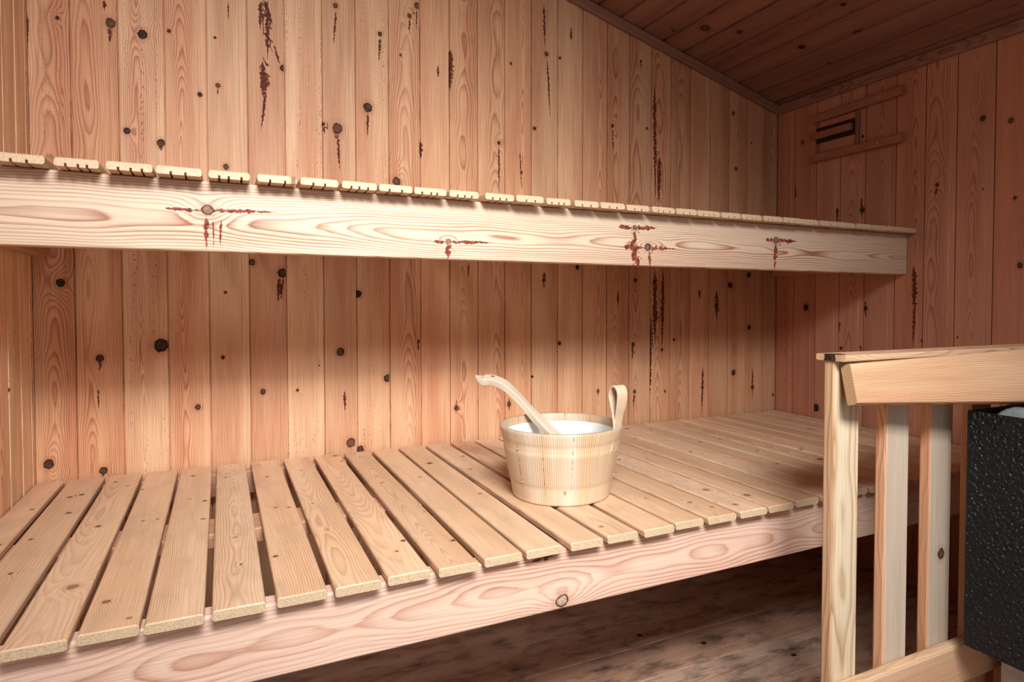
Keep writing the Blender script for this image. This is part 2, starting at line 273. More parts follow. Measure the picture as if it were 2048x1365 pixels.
    h = k.m_('ADD', k.m_('MULTIPLY', fb, 0.6), k.m_('MULTIPLY', k.sep(line)[0], 0.35))
    k.L(k.bump(h, bumpf, 0.0008), k.b.inputs['Normal'])
    return k.m

def plain(name, col, rough=0.5, metal=0.0, var=0.0, scale=60, bumpd=0.0, bs=200, spec=0.5):
    k = NT(name); tc = k.t.nodes.new('ShaderNodeTexCoord').outputs['Object']
    if var:
        n = k.noise(tc, scale, 4); c = k.mix(k.mr(n, 0.3, 0.7), tuple(x * (1 - var) for x in col), tuple(min(1, x * (1 + var)) for x in col))
        k.L(c, k.b.inputs['Base Color'])
    else: k.L(col, k.b.inputs['Base Color'])
    k.b.inputs['Roughness'].default_value = rough; k.b.inputs['Metallic'].default_value = metal; k.b.inputs['Specular IOR Level'].default_value = spec
    if bumpd: k.L(k.bump(k.noise(tc, bs, 3), 0.6, bumpd), k.b.inputs['Normal'])
    return k.m

M = {}
M['wall'] = pine('wall_pine', (0.71, 0.435, 0.25), (0.34, 0.12, 0.06), (0.58, 0.265, 0.14), linef=0.85, redf=0.7, fiber=0.15)
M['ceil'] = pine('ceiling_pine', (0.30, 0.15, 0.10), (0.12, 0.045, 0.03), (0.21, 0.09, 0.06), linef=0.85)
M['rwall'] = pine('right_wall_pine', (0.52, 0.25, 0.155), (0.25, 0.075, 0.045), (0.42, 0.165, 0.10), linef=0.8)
M['slat'] = pine('bench_slat_pine', (0.70, 0.475, 0.305), (0.38, 0.18, 0.085), (0.60, 0.35, 0.19), linef=0.62, rough=0.48, wear=(0.40, 0.27, 0.17), wearf=0.42,
                 endc=(0.58, 0.43, 0.27), knot_dark=(0.05, 0.03, 0.02), knot_brown=(0.34, 0.19, 0.11), fiber=0.10, spec=0.45, rimf=0.25)
M['beam'] = pine('bench_beam_pine', (0.64, 0.485, 0.345), (0.29, 0.10, 0.045), (0.57, 0.365, 0.235), linef=1.0, rough=0.5, knot_brown=(0.36, 0.20, 0.13), drip=(0.26, 0.03, 0.018), spec=0.45, redf=0.4)
M['beam2'] = pine('lower_beam_pine', (0.72, 0.50, 0.38), (0.40, 0.16, 0.09), (0.66, 0.39, 0.28), linef=0.8, rough=0.42, knot_brown=(0.62, 0.42, 0.30), drip=(0.30, 0.07, 0.04), spec=0.5)
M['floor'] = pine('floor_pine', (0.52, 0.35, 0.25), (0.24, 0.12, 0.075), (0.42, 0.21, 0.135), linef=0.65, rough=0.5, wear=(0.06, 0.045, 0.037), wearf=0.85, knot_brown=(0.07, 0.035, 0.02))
M['guard'] = pine('guard_pine', (0.70, 0.46, 0.28), (0.44, 0.17, 0.08), (0.66, 0.33, 0.19), linef=0.8, rough=0.5, endc=(0.70, 0.50, 0.28), redf=0.3)
M['rail'] = pine('top_rail_pine', (0.62, 0.39, 0.225), (0.30, 0.10, 0.042), (0.54, 0.26, 0.135), linef=1.0, rough=0.5, endc=(0.62, 0.43, 0.23), redf=0.5)
M['sap'] = pine('pale_sapwood', (0.68, 0.55, 0.38), (0.40, 0.22, 0.10), (0.62, 0.42, 0.26), linef=0.8, rough=0.5, redf=0.4)
M['grey'] = pine('weathered_slat_pine', (0.52, 0.41, 0.31), (0.26, 0.18, 0.125), (0.47, 0.33, 0.23), linef=0.8, rough=0.6, redf=0.4, endc=(0.6, 0.45, 0.3))
M['ledger'] = pine('ledger_pine', (0.48, 0.26, 0.16), (0.28, 0.11, 0.06), (0.40, 0.19, 0.11))
M['vent'] = pine('vent_pine', (0.36, 0.15, 0.09), (0.19, 0.06, 0.035), (0.28, 0.105, 0.06), rough=0.45)
M['bucket'] = pine('bucket_spruce', (0.66, 0.55, 0.42), (0.42, 0.22, 0.09), (0.63, 0.44, 0.26), linef=1.0, rough=0.42, redf=0.8, drip=(0.42, 0.24, 0.08), endc=(0.74, 0.58, 0.38), knot_brown=(0.5, 0.33, 0.18), knot_dark=(0.35, 0.2, 0.1))
M['ladle'] = pine('ladle_birch', (0.60, 0.51, 0.39), (0.45, 0.33, 0.22), (0.55, 0.44, 0.32), linef=0.4, rough=0.45, endc=(0.8, 0.7, 0.55))
M['white'] = plain('white_plastic', (0.80, 0.80, 0.79), 0.3)
M['steel'] = plain('galvanised_steel', (0.62, 0.62, 0.62), 0.35, 1.0)
M['dark'] = plain('dark_steel_slot_shade', (0.03, 0.03, 0.03), 0.5, 0.6)
M['stone'] = plain('sauna_stone', (0.17, 0.19, 0.18), 0.8, 0, 0.35, 35, 0.002, 120)
M['plinth'] = plain('pale_stone', (0.52, 0.47, 0.43), 0.7, 0, 0.22, 40, 0.0006, 150)

def hammered():
    k = NT('hammered_black_paint'); tc = k.t.nodes.new('ShaderNodeTexCoord').outputs['Object']
    n = k.noise(tc, 30, 2, col=True)
    v = k.t.nodes.new('ShaderNodeVectorMath'); v.operation = 'MULTIPLY_ADD'; k.L(n, v.inputs[0]); v.inputs[1].default_value = (0.012,) * 3; k.L(tc, v.inputs[2])
    d = k.vor(k.vmul(v.outputs[0], (1, 1, 0.8)), 150.0, feat='SMOOTH_F1'); d2 = k.noise(tc, 220, 3)
    c = k.mix(k.mr(d2, 0.35, 0.75), (0.004, 0.005, 0.007), (0.012, 0.016, 0.019))
    fl = k.vor(tc, 62.0); c = k.mix(k.m_('LESS_THAN', fl, 0.055), c, (0.25, 0.29, 0.31))  # sparse pale dots: glints painted into the colour
    k.L(c, k.b.inputs['Base Color']); k.b.inputs['Roughness'].default_value = 0.34; k.b.inputs['Specular IOR Level'].default_value = 0.3
    h = k.m_('ADD', k.m_('MULTIPLY', d, 1.5), k.m_('MULTIPLY', d2, 0.7))
    k.L(k.bump(h, 1.0, 0.0045), k.b.inputs['Normal']); return k.m
M['hammer'] = hammered()

# ------------------------------------------------------------------ panelled walls
def tone(seed, amp=0.10):
    r = np.random.RandomState(seed * 7 + 3); return 1 + r.uniform(-amp, amp * 0.8), r.uniform(-0.02, 0.10)

def panelled(name, mat, seams, lrange, frame, knots, drips, seed0, step=0.011, specks=(), back=None, hues=None):
    acc = Acc()
    o, eL, eW, eN = map(lambda a: V(*a), frame)
    for i in range(len(seams) - 1):
        a, b = seams[i], seams[i + 1]; pw = b - a
        l0, l1 = lrange((a + b) / 2, a, b)
        ks = [(k[1] - l0, k[0] - a, k[2], k[3]) for k in knots if a <= k[0] < b]
        ds = [(d[1] - l0, d[0] - a, d[3] - l0, d[2] - a, d[4]) for d in drips if a <= (d[0] + d[2]) / 2 < b]
        v, h = tone(seed0 + i)
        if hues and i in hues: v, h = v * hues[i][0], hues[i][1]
        sp = specks[i] if i < len(specks) else (0.5 if (seed0 + i) % 4 == 0 else 0.0)
        st = Style(seed0 + i, pw, knots=ks, drips=ds, val=v, hue=h, speck=sp)
        board(acc, o + eW * a + eL * l0, eL, eW, eN, l1 - l0, panel_cols(pw, wide=(name == 'ceiling')), st, step=step, sheet=True)
    if back:   # solid body of the wall behind the boards
        for bx in back: solid_box(acc, *bx)
    ob = acc.build(name, mat); ob['kind'] = 'structure'; return ob

def solid_box(acc, lo, hi, st=None):
    lo, hi = V(*lo), V(*hi); d = hi - lo; st = st or Style(5, 0.1)
    board(acc, lo, (1, 0, 0), (0, 1, 0), (0, 0, 1), d[0], [(0, d[2], 0), (d[1], d[2], 0)], st, step=10)

def prism(acc, pts, y0, y1):
    """polygon in xz (quad) extruded in y"""
    st = Style(5, 0.1); P = [V(x, 0, z) for x, z in pts]
    def q(a, b, c, d):
        G = np.array([[a, b], [d, c]]); z = np.zeros(4); acc.grid(G, st.attrs(z, z, z))
    F = [p + V(0, y0, 0) for p in P]; B = [p + V(0, y1, 0) for p in P]
    q(*F); q(*B[::-1])
    for i in range(4): j = (i + 1) % 4; q(F[j], F[i], B[i], B[j])

def cz(x): return CZ + CS * (W - x)

BS = [-0.002, .082, .179, .277, .372, .468, .561, .659, .75, .845, .939, 1.031, 1.123, 1.215, 1.309, 1.406, 1.502, 1.599, 1.692, 1.785, 1.872, 1.963, 2.056, 2.150, 2.242, 2.335, 2.401]
bsp = [0.55, 0.25, 1.0, 0.15, 0, 0.1, 0.8, 0.3, 1.0, 0.4, 0.1, 0, 0.1, 0.2, 0, 0.1] + [0] * 14
BH = {0: (.93, .10), 1: (.92, .14), 2: (1.06, -.02), 3: (.98, .07), 4: (1.0, .03), 9: (.97, .08), 16: (.93, .08), 17: (.9, .12), 18: (.92, .08), 19: (.86, .10), 20: (.84, .12), 21: (.88, .10), 22: (.86, .12), 23: (.84, .12), 24: (.82, .1), 25: (.8, .1)}  # right-hand boards darker and redder: light falloff put into their tone
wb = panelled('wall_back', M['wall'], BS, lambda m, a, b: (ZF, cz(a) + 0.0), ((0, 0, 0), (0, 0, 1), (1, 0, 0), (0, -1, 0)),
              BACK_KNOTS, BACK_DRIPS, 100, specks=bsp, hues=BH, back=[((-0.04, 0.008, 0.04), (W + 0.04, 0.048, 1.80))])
# right wall: w = -y
RS = [0.0]; 
for q in (.076, .159, .197, .292, .397, .507, .609, .702, .809): RS.append(q)
RS = [0, .088, .190, .294, .395, .508, .606, .704, .812] + [.812 + .1 * i for i in range(1, 18)]
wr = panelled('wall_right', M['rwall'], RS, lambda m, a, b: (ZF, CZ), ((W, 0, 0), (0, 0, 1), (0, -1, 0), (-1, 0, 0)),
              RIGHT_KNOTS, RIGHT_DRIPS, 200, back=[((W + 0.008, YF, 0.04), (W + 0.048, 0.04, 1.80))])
LS = [0.0, 0.03] + [0.03 + .0945 * i for i in range(1, 28)]
lk = [(0.42, 0.72, 0.006, 1), (0.6, 1.1, 0.008, .8), (0.20, 0.83, .004, .9), (0.15, 0.95, .003, .8), (0.28, 1.52, .004, .9), (0.7, 1.5, 0.01, .5)]
wl_ = panelled('wall_left', M['wall'], LS, lambda m, a, b: (ZF, cz(0)), ((0, 0, 0), (0, 0, 1), (0, -1, 0), (1, 0, 0)),
               lk, [(0.018, 1.35, 0.018, 1.62, .0016), (0.02, 0.70, 0.02, 1.12, .0016)], 300, step=0.014, hues={i: (1.28, -.14) for i in range(8)}, back=[((-0.048, YF, 0.04), (-0.008, 0.04, cz(0)))])
# ceiling, sloping down to the right wall; boards run front to back
sl = math.hypot(1, CS); eWc = (-1 / sl, 0, CS / sl); eNc = (-CS / sl, 0, -1 / sl)
CSM = [0.0] + [0.031 + .0935 * i for i in range(28)]
CSM = [s for s in CSM if s < W * sl + 0.05]
CKM = [(k[1], k[0], k[2], k[3]) for k in CEIL_KNOTS]
acc = Acc()
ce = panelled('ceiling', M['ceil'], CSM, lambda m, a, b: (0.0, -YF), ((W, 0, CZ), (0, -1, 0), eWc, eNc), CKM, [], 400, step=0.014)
acc = Acc(); prism(acc, [(-0.05, cz(-0.05) + 0.02), (W + 0.05, cz(W + 0.05) + 0.02), (W + 0.05, cz(W + 0.05) + 0.07), (-0.05, cz(-0.05) + 0.07)], YF, 0.05)
rf = acc.build('ceiling', M['ceil']); rf['kind'] = 'structure'
# floor
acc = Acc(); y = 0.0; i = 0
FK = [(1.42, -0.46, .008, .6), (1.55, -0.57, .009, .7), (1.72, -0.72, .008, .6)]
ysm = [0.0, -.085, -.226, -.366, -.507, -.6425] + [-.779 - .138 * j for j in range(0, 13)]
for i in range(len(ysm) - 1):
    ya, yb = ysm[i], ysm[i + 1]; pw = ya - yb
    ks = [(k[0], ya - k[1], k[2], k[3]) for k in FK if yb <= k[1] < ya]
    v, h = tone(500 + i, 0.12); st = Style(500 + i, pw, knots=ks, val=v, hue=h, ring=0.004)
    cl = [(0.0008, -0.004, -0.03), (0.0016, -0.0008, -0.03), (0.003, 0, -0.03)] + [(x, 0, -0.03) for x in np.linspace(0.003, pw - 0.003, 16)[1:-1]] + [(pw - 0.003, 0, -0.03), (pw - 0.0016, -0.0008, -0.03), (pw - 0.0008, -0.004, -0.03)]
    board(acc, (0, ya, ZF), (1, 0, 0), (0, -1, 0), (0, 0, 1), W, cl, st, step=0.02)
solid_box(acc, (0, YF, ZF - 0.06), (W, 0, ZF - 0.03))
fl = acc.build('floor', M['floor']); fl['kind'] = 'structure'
# front wall behind the camera with a wide door opening on its left
acc = Acc()
solid_box(acc, (1.55, YF - 0.05, ZF), (W, YF, CZ)); solid_box(acc, (-0.04, YF - 0.05, ZF), (0.02, YF, cz(0)))
fw = acc.build('wall_front', M['wall']); fw['kind'] = 'structure'

# cornice trims under the ceiling
def stick(name, p0, p1, up, w, T, mat, parent=None, seed=1, out=None, **kw):
    p0, p1 = V(*p0), V(*p1); d = p1 - p0; L = np.linalg.norm(d); eL = d / L
    up = V(*up); up = up - eL * np.dot(up, eL); up /= np.linalg.norm(up); eN = np.cross(eL, up)
    if out is not None and np.dot(eN, V(*out)) < 0: eN = -eN
    acc = Acc(); st = Style(seed, w, **{k: v for k, v in kw.items() if k in ('knots', 'drips', 'val', 'hue', 'speck', 'straight', 'slope', 'ring', 'wc')})
    board(acc, p0, eL, up, eN, L, cols_plank(w, T, kw.get('sub', 0.006), kw.get('r', 0.003)), st, step=kw.get('step', 0.012), cham=kw.get('cham', 0.0), side=kw.get('side'))
    return acc.build(name, mat, parent, origin=kw.get('origin', p0 if parent is None else None))
x0 = 0.0; dz = 0.036
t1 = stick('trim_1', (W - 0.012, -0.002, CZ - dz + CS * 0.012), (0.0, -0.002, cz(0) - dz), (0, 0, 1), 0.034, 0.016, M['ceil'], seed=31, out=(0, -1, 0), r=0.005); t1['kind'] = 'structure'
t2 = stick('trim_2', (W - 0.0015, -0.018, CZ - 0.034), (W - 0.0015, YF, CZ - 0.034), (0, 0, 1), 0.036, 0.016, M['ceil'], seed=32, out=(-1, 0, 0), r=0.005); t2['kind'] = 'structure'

# ------------------------------------------------------------------ benches
def slat_piece(name, x0, x1, yb, yf, z, T, seed, parent, mat, kerfs=True, knots=None):
    r = np.random.RandomState(seed * 13 + 5)
    w = x1 - x0; jx = r.uniform(-0.0015, 0.0015); jf = r.uniform(-0.004, 0.003); a = r.uniform(-0.003, 0.003); tw = r.uniform(-0.008, 0.008)
    L = yb - (yf + jf)
    if knots is None:
        knots = [(r.uniform(0.02, L), r.uniform(0.08, 0.92) * w, r.choice([0.0035, 0.005, 0.006, 0.009], p=[.4, .3, .2, .1]), r.choice([0.0, 0.2, 0.5, 0.95], p=[.6, .22, .10, .08])) for _ in range(r.randint(1, 5))]
    v = 1 + r.uniform(-0.08, 0.06)
    st = Style(seed, w, knots=knots, val=v, hue=r.uniform(-0.02, 0.06), ring=0.0032)
    n = r.choice([2, 3]); kf = [w * (j + 1) / (n + 1) + r.uniform(-0.003, 0.003) for j in range(n)] if kerfs else ()
    acc = Acc()
    eL = V(a, -1, 0); eL /= np.linalg.norm(eL); eW = V(math.cos(tw), 0, math.sin(tw)); eN = np.cross(eW, eL); eN = eN if eN[2] > 0 else -eN
    eW = np.cross(eL, eN); eW = eW if eW[0] > 0 else -eW
    board(acc, (x0 + jx, yb, z - w * math.sin(tw) / 2), eL, eW, eN, L, cols_plank(w, T, 0.005, 0.0035, kf), st, step=0.012, cham=0.0018)
    return acc.build(name, mat, parent)

T = 0.0145
LB = empty('lower_bench', (1.2, -0.45, ZF), 'lower wide pine sauna bench with slatted seat and pinkish front beam, bucket standing on it', 'bench')
LX = [(.003, .058), (.066, .139), (.149, .219), (.226, .295), (.303, .374), (.385, .454), (.466, .536), (.547, .616), (.628, .696), (.708, .776), (.787, .856), (.867, .937), (.949, 1.016), (1.029, 1.096), (1.106, 1.176), (1.185, 1.254), (1.263, 1.336), (1.345, 1.419), (1.428, 1.499), (1.509, 1.577)]
x = 1.587
while x + 0.07 < W: LX.append((x, min(x + 0.073, W - 0.003))); x += 0.081
LKN = {0: [(.24, .043, .0045, 1), (.46, .04, .008, .9)], 1: [(.16, .05, .006, 1), (.17, .03, .006, 1), (.30, .05, .006, .8), (.45, .02, .004, 1), (.62, .03, .004, .6)], 2: [(.07, .02, .005, 1), (.12, .05, .004, 1), (.42, .035, .006, .7), (.72, .045, .010, .0)],
       3: [(.17, .006, .004, 1), (.42, .03, .004, .2), (.42, .055, .004, .2), (.80, .02, .006, .3), (.87, .055, .004, .0)], 4: [(.09, .03, .006, .6), (.33, .06, .005, .9), (.30, .03, .004, .1), (.46, .06, .005, .1)],
       5: [(.14, .02, .004, .5), (.6, .035, .003, .7), (.74, .04, .003, .9)], 6: [(.05, .02, .003, 1), (.18, .03, .005, .4), (.45, .03, .004, .2), (.46, .055, .004, .3), (.73, .01, .005, .8)]}
for i, (a, b) in enumerate(LX):
    slat_piece('slat', a, b, -0.012 - 0.004 * rs.rand(), -0.913, ZL - T, T, 600 + i, LB, M['slat'], kerfs=False, knots=LKN.get(i))
zb = ZL - T
def bk(l, zb0): return [(k[0], k[1] - zb0, k[2], k[3]) for k in l]
def bd(l, zb0): return [(d[0], d[1] - zb0, d[2], d[3] - zb0, d[4]) for d in l]
LOWK = bk(LOW_KNOTS, 0.460) + [(1.03, 0.085, 0.005, 0.6)]
LOW_D = [(0.93, 0.095, 1.0, 0.105, 0.002)]
stick('front_beam', (0.002, -0.893 + 0.034, 0.460), (W - 0.002, -0.893 + 0.034, 0.460), (0, 0, 1), zb - 0.460 - 0.0005, 0.034, M['beam2'], LB, seed=77, out=(0, -1, 0), knots=bk(LOW_KNOTS, 0.46), drips=bd(LOW_DRIPS, 0.46), straight=False, slope=0.011, ring=0.0036, wc=0.05, sub=0.004, step=0.008)
stick('rear_rail', (0.01, -0.012, zb - 0.062), (W - 0.01, -0.012, zb - 0.062), (0, 0, 1), 0.061, 0.03, M['ledger'], LB, seed=78, out=(0, -1, 0))
stick('middle_rail', (0.01, -0.43, zb - 0.03), (W - 0.01, -0.43, zb - 0.03), (0, -1, 0), 0.10, 0.0295, M['ledger'], LB, seed=79, out=(0, 0, 1), val=1.1)
for xx in (0.006, W - 0.036):
    stick('side_rail', (xx, -0.05, zb - 0.06), (xx, -0.425, zb - 0.06), (0, 0, 1), 0.055, 0.028, M['ledger'], LB, seed=80, out=(1, 0, 0))
    stick('side_rail', (xx, -0.535, zb - 0.06), (xx, -0.855, zb - 0.06), (0, 0, 1), 0.055, 0.028, M['ledger'], LB, seed=82, out=(1, 0, 0))

UB = empty('upper_bench', (1.2, -0.29, 1.108), 'upper narrow pine sauna bench with deep pale front beam and resin-bleeding knots', 'bench')
UX = [(.003, .068), (.078, .147), (.157, .219), (.227, .295), (.302, .373), (.383, .451), (.461, .53), (.537, .607), (.615, .683), (.690, .758), (.763, .832), (.838, .904), (.916, .984), (.991, 1.058), (1.067, 1.129), (1.139, 1.204), (1.209, 1.277), (1.286, 1.352), (1.359, 1.427), (1.433, 1.497), (1.504, 1.577), (1.583, 1.648), (1.653, 1.723), (1.729, 1.798), (1.804, 1.874), (1.880, 1.946), (1.953, 2.025), (2.031, 2.101), (2.107, 2.172), (2.179, 2.245), (2.251, 2.32), (2.326, 2.392)]
for i, (a, b) in enumerate(UX):
    slat_piece('slat', a, b, -0.012, -0.590, ZU - T, T, 700 + i, UB, M['slat'])
ub = ZU - T
stick('front_beam', (0.002, -0.552 + 0.034, 1.108), (W - 0.002, -0.552 + 0.034, 1.108), (0, 0, 1), ub - 1.108 - 0.0005, 0.034, M['beam'], UB, seed=91, out=(0, -1, 0), knots=bk(UP_KNOTS, 1.108), drips=bd(UP_DRIPS, 1.108), straight=False, slope=0.010, ring=0.0042, wc=0.055, sub=0.004, step=0.008)
stick('rear_rail', (0.04, -0.012, ub - 0.05), (W - 0.04, -0.012, ub - 0.05), (0, 0, 1), 0.049, 0.03, M['ledger'], UB, seed=92, out=(0, -1, 0))
for xx in (0.006, W - 0.034):
    stick('side_rail', (xx, -0.012, 1.122), (xx, -0.516, 1.122), (0, 0, 1), 0.06, 0.028, M['ledger'], UB, seed=93, out=(1, 0, 0))
for (xx, zz) in ((2.345, 1.215), (2.345, 1.135)):
    pass

# ------------------------------------------------------------------ round things
def revolve(acc, prof, center, st, n=72, vals=None, flip=False, Rref=None):
    """prof: [(r, z)] surface of revolution with wood attributes (l = height, w = arc length)"""
    th = np.linspace(0, 2 * math.pi, n + 1); m = len(prof)
    r = np.array([p[0] for p in prof]); z = np.array([p[1] for p in prof]); Rref = Rref or max(r.max(), 1e-3)
    TH = np.repeat(th, m); RR = np.tile(r, n + 1); ZZ = np.tile(z, n + 1)
    P = np.stack([center[0] + RR * np.cos(TH), center[1] + RR * np.sin(TH), center[2] + ZZ], 1)
    at = st.attrs(ZZ.copy(), TH * Rref, np.zeros_like(ZZ))
    if vals is not None: at['tn'] = at['tn'].copy(); at['tn'][:, 0] *= np.tile(np.array(vals), n + 1)
    acc.grid(P.reshape(n + 1, m, 3), at, flip)

def ribbon(acc, path, wdir, widths, thick, st, seg=6):
    """strip swept along path: rectangular section, widths along wdir, thickness along the normal"""
    P = np.array(path, float); n = len(P)
    tg = np.gradient(P, axis=0); tg /= np.linalg.norm(tg, axis=1)[:, None]
    wd = np.array(wdir, float); wd = np.tile(wd, (n, 1)) if wd.ndim == 1 else wd
    wd = wd - tg * (wd * tg).sum(1)[:, None]; wd /= np.linalg.norm(wd, axis=1)[:, None]
    nm = np.cross(tg, wd)
    s = np.concatenate([[0], np.cumsum(np.linalg.norm(np.diff(P, axis=0), axis=1))])
    widths = np.array(widths, float) * np.ones(n); thick = np.array(thick, float) * np.ones(n)
    sec = []
    for a in np.linspace(0, 2 * math.pi, 24, endpoint=False):
        c, q = math.cos(a), math.sin(a); e = 0.2
        sec.append((math.copysign(abs(c) ** e, c), math.copysign(abs(q) ** e, q)))
    sec.append(sec[0]); sec = np.array(sec)
    G = P[:, None, :] + sec[None, :, 0:1] * (widths[:, None, None] / 2) * wd[:, None, :] + sec[None, :, 1:2] * (thick[:, None, None] / 2) * nm[:, None, :]
    LLs = np.repeat(s, len(sec)); WW = (sec[None, :, 0] * widths[:, None] / 2).ravel(); TT = (sec[None, :, 1] * thick[:, None] / 2).ravel()
    acc.grid(G, st.attrs(LLs, WW, TT))
    for i, fl in ((0, False), (n - 1, True)):
        ring = G[i, :-1]; h = 12
        a = ring[:h + 1]; b = np.concatenate([ring[12:], ring[:1]])[::-1]
        a = ring[0:13] if len(ring) >= 13 else ring
        g2 = np.stack([a, b[:len(a)]], 1); z = np.zeros(g2.shape[0] * 2)
        acc.grid(g2, st.attrs(z + s[i], z, z, end=z + 1), fl)

def catmull(pts, n=10):
    P = np.array(pts, float); P = np.vstack([2 * P[0] - P[1], P, 2 * P[-1] - P[-2]]); out = []
    for i in range(1, len(P) - 2):
        for t in np.linspace(0, 1, n, endpoint=False):
            a, b, c, d = P[i - 1:i + 3]
            out.append(0.5 * ((2 * b) + (-a + c) * t + (2 * a - 5 * b + 4 * c - d) * t * t + (-a + 3 * b - 3 * c + d) * t ** 3))
    out.append(P[-2]); return np.array(out)

# bucket
BC = V(1.084, -0.628, ZL + 0.0008); HB = 0.157
BU = empty('sauna_bucket', tuple(BC), 'pale stave sauna bucket with white plastic liner and looped handle, standing on the lower bench', 'bucket')
RB, RT = 0.110, 0.139
def rad(z): return RB + (RT - RB) * z / HB
prof = [(RB - 0.010, 0.004), (RB - 0.008, 0.0), (RB - 0.0015, 0.0), (RB, 0.002)]
vals = [1, 1, 1, 1]
for z in np.linspace(0.006, HB - 0.006, 34):
    band = (0.108 < z < 0.128) or z < 0.038
    g = -0.0012 if band else 0
    if abs(z - 0.129) < 0.0012: g -= 0.001
    prof.append((rad(z) + g, z)); vals.append(1.10 if band else (0.93 if z < 0.108 else 0.97))
prof += [(RT - 0.0008, HB - 0.0015), (RT - 0.003, HB), (RT - 0.0085, HB), (RT - 0.0095, HB - 0.001), (RT - 0.0105, HB - 0.03), (RT - 0.013, HB - 0.05)]; vals += [0.8, 0.75, 0.75, 0.8, 0.9, 0.9]
acc = Acc(); sd = []
for q in range(13):
    a = 3.90 + q * 2 * math.pi / 13; a %= 2 * math.pi
    sd.append((0.0, a * RT, HB * 1.7, a * RT + 0.001, 0.0009 if q == 0 else 0.0004))
stB = Style(901, 0.2, ring=0.0042, straight=True, drips=sd, knots=[(0.03, 4.27 * RT, 0.004, 0.0), (0.148, 1.6 * RT, 0.005, 0)], hue=0.0)
stB.wc = -0.4; stB.sl = 0.004
revolve(acc, prof, BC, stB, n=128, vals=vals, flip=False)
body = acc.build('staves', M['bucket'], BU, smooth=True)
acc = Acc(); revolve(acc, [(0.0001, 0.008), (RB - 0.004, 0.008), (RB - 0.004, 0.003), (0.0001, 0.003)], BC, Style(902, 0.2), n=64)
acc.build('base', M['bucket'], BU)
acc = Acc(); lp = [(0.0001, 0.022), (0.094, 0.022), (0.101, 0.027), (0.104, 0.036), (0.1255, HB - 0.021), (0.1262, HB - 0.0185), (0.1275, HB - 0.018), (0.1282, HB - 0.0195), (0.1275, HB - 0.03), (0.105, 0.034), (0.096, 0.0185), (0.0001, 0.0185)]
revolve(acc, lp, BC, Style(903, 0.2), n=96)
acc.build('plastic_liner', M['white'], BU, smooth=True)
# handle: a bent strip whose two legs start from one tall stave
ah = math.radians(-48); er0 = V(math.cos(ah), math.sin(ah), 0); ap = math.radians(-80); er = V(math.cos(ap), math.sin(ap), 0); et = V(-math.sin(ap), math.cos(ap), 0)
def hp(r, z): return BC + er0 * (RT - 0.011) + er * (r - RT + 0.011) * 0.85 + V(0, 0, z)
pts = [hp(RT - 0.0135, HB - 0.045), hp(RT - 0.0085, HB - 0.005), hp(RT - 0.011, HB + 0.018), hp(RT - 0.018, HB + 0.045), hp(RT - 0.022, HB + 0.070), hp(RT - 0.013, HB + 0.087), hp(RT + 0.001, HB + 0.088), hp(RT + 0.010, HB + 0.074), hp(RT + 0.007, HB + 0.050), hp(RT - 0.001, HB + 0.025), hp(RT - 0.0045, HB + 0.002), hp(RT - 0.0065, HB - 0.02)]
path = catmull(pts, 8); u = np.linspace(0, 1, len(path))
wd = np.interp(u, [0, .08, .15, .24, .40, .7, 1], [0.066, 0.060, 0.040, 0.029, 0.031, 0.028, 0.020])
et0 = V(-math.sin(ah), math.cos(ah), 0); kk = np.interp(u, [0, .12, .35, .75, 1], [0, 0, 1, 1, 0.3]); et = et0[None] * (1 - kk[:, None]) + et[None] * kk[:, None]
acc = Acc(); ribbon(acc, path, et, wd, 0.0046, Style(905, 0.03, ring=0.003, straight=True, val=0.98)); acc.build('handle', M['bucket'], BU, smooth=True)
def pin(parent, P, d, r=0.0016, L=0.003, mat='steel'):
    P = V(*P); d = V(*d); d /= np.linalg.norm(d); a = np.cross(d, V(0, 0, 1)); a = a / np.linalg.norm(a) if np.linalg.norm(a) > 1e-6 else V(1, 0, 0); b = np.cross(d, a)
    th = np.linspace(0, 2 * math.pi, 13); rows = []
    for rr, h in ((r * .9, -0.0015), (r, L * 0.4), (r * 0.7, L * 0.8), (0.00001, L)):
        rows.append(np.array([P + d * h + rr * (a * math.cos(t) + b * math.sin(t)) for t in th]))
    acc = Acc(); G = np.array(rows); z = np.zeros(G.shape[0] * G.shape[1]); acc.grid(G, Style(1, .1).attrs(z, z, z), True)
    return acc.build('nail', M[mat], parent, smooth=True)
for ang, zz in ((-163, 0.118), (-163, 0.045), (-12, 0.128), (-10, 0.117), (-24, 0.05), (-34, 0.044)):
    a = math.radians(ang); d = V(math.cos(a), math.sin(a), 0); pin(BU, BC + d * (rad(zz) - 0.0006) + V(0, 0, zz), d)

# ladle: long curved handle leaning on the bucket rim, cup down inside the liner
LD = empty('sauna_ladle', (1.09, -0.64, ZL + 0.03), 'light wooden ladle with chipped curved handle leaning out of the bucket', 'ladle')
pts = LADLE_PTS
path = catmull(pts, 12); n = len(path)
u = np.linspace(0, 1, n)
wdl = np.interp(u, [0, .03, .08, .14, .4, 1], [0.003, 0.014, 0.026, 0.030, 0.030, 0.025]); thl = np.interp(u, [0, .05, .10, .16, .24, .5, 1], [0.0015, 0.006, 0.010, 0.019, 0.018, 0.016, 0.015])
acc = Acc(); ribbon(acc, path, LADLE_W, wdl, thl, Style(911, 0.03, ring=0.0035, straight=True, knots=[(0.045, 0.004, 0.004, .0)])); acc.build('handle', M['ladle'], LD)
cc = V(*LADLE_CUP)
acc = Acc(); revolve(acc, [(0.0001, 0.0), (0.022, 0.001), (0.031, 0.008), (0.034, 0.02), (0.036, 0.042), (0.0345, 0.043), (0.033, 0.042), (0.030, 0.02), (0.026, 0.009), (0.0001, 0.006)], cc, Style(912, 0.1, ring=0.003), n=48, flip=True)
acc.build('cup', M['ladle'], LD, smooth=True)

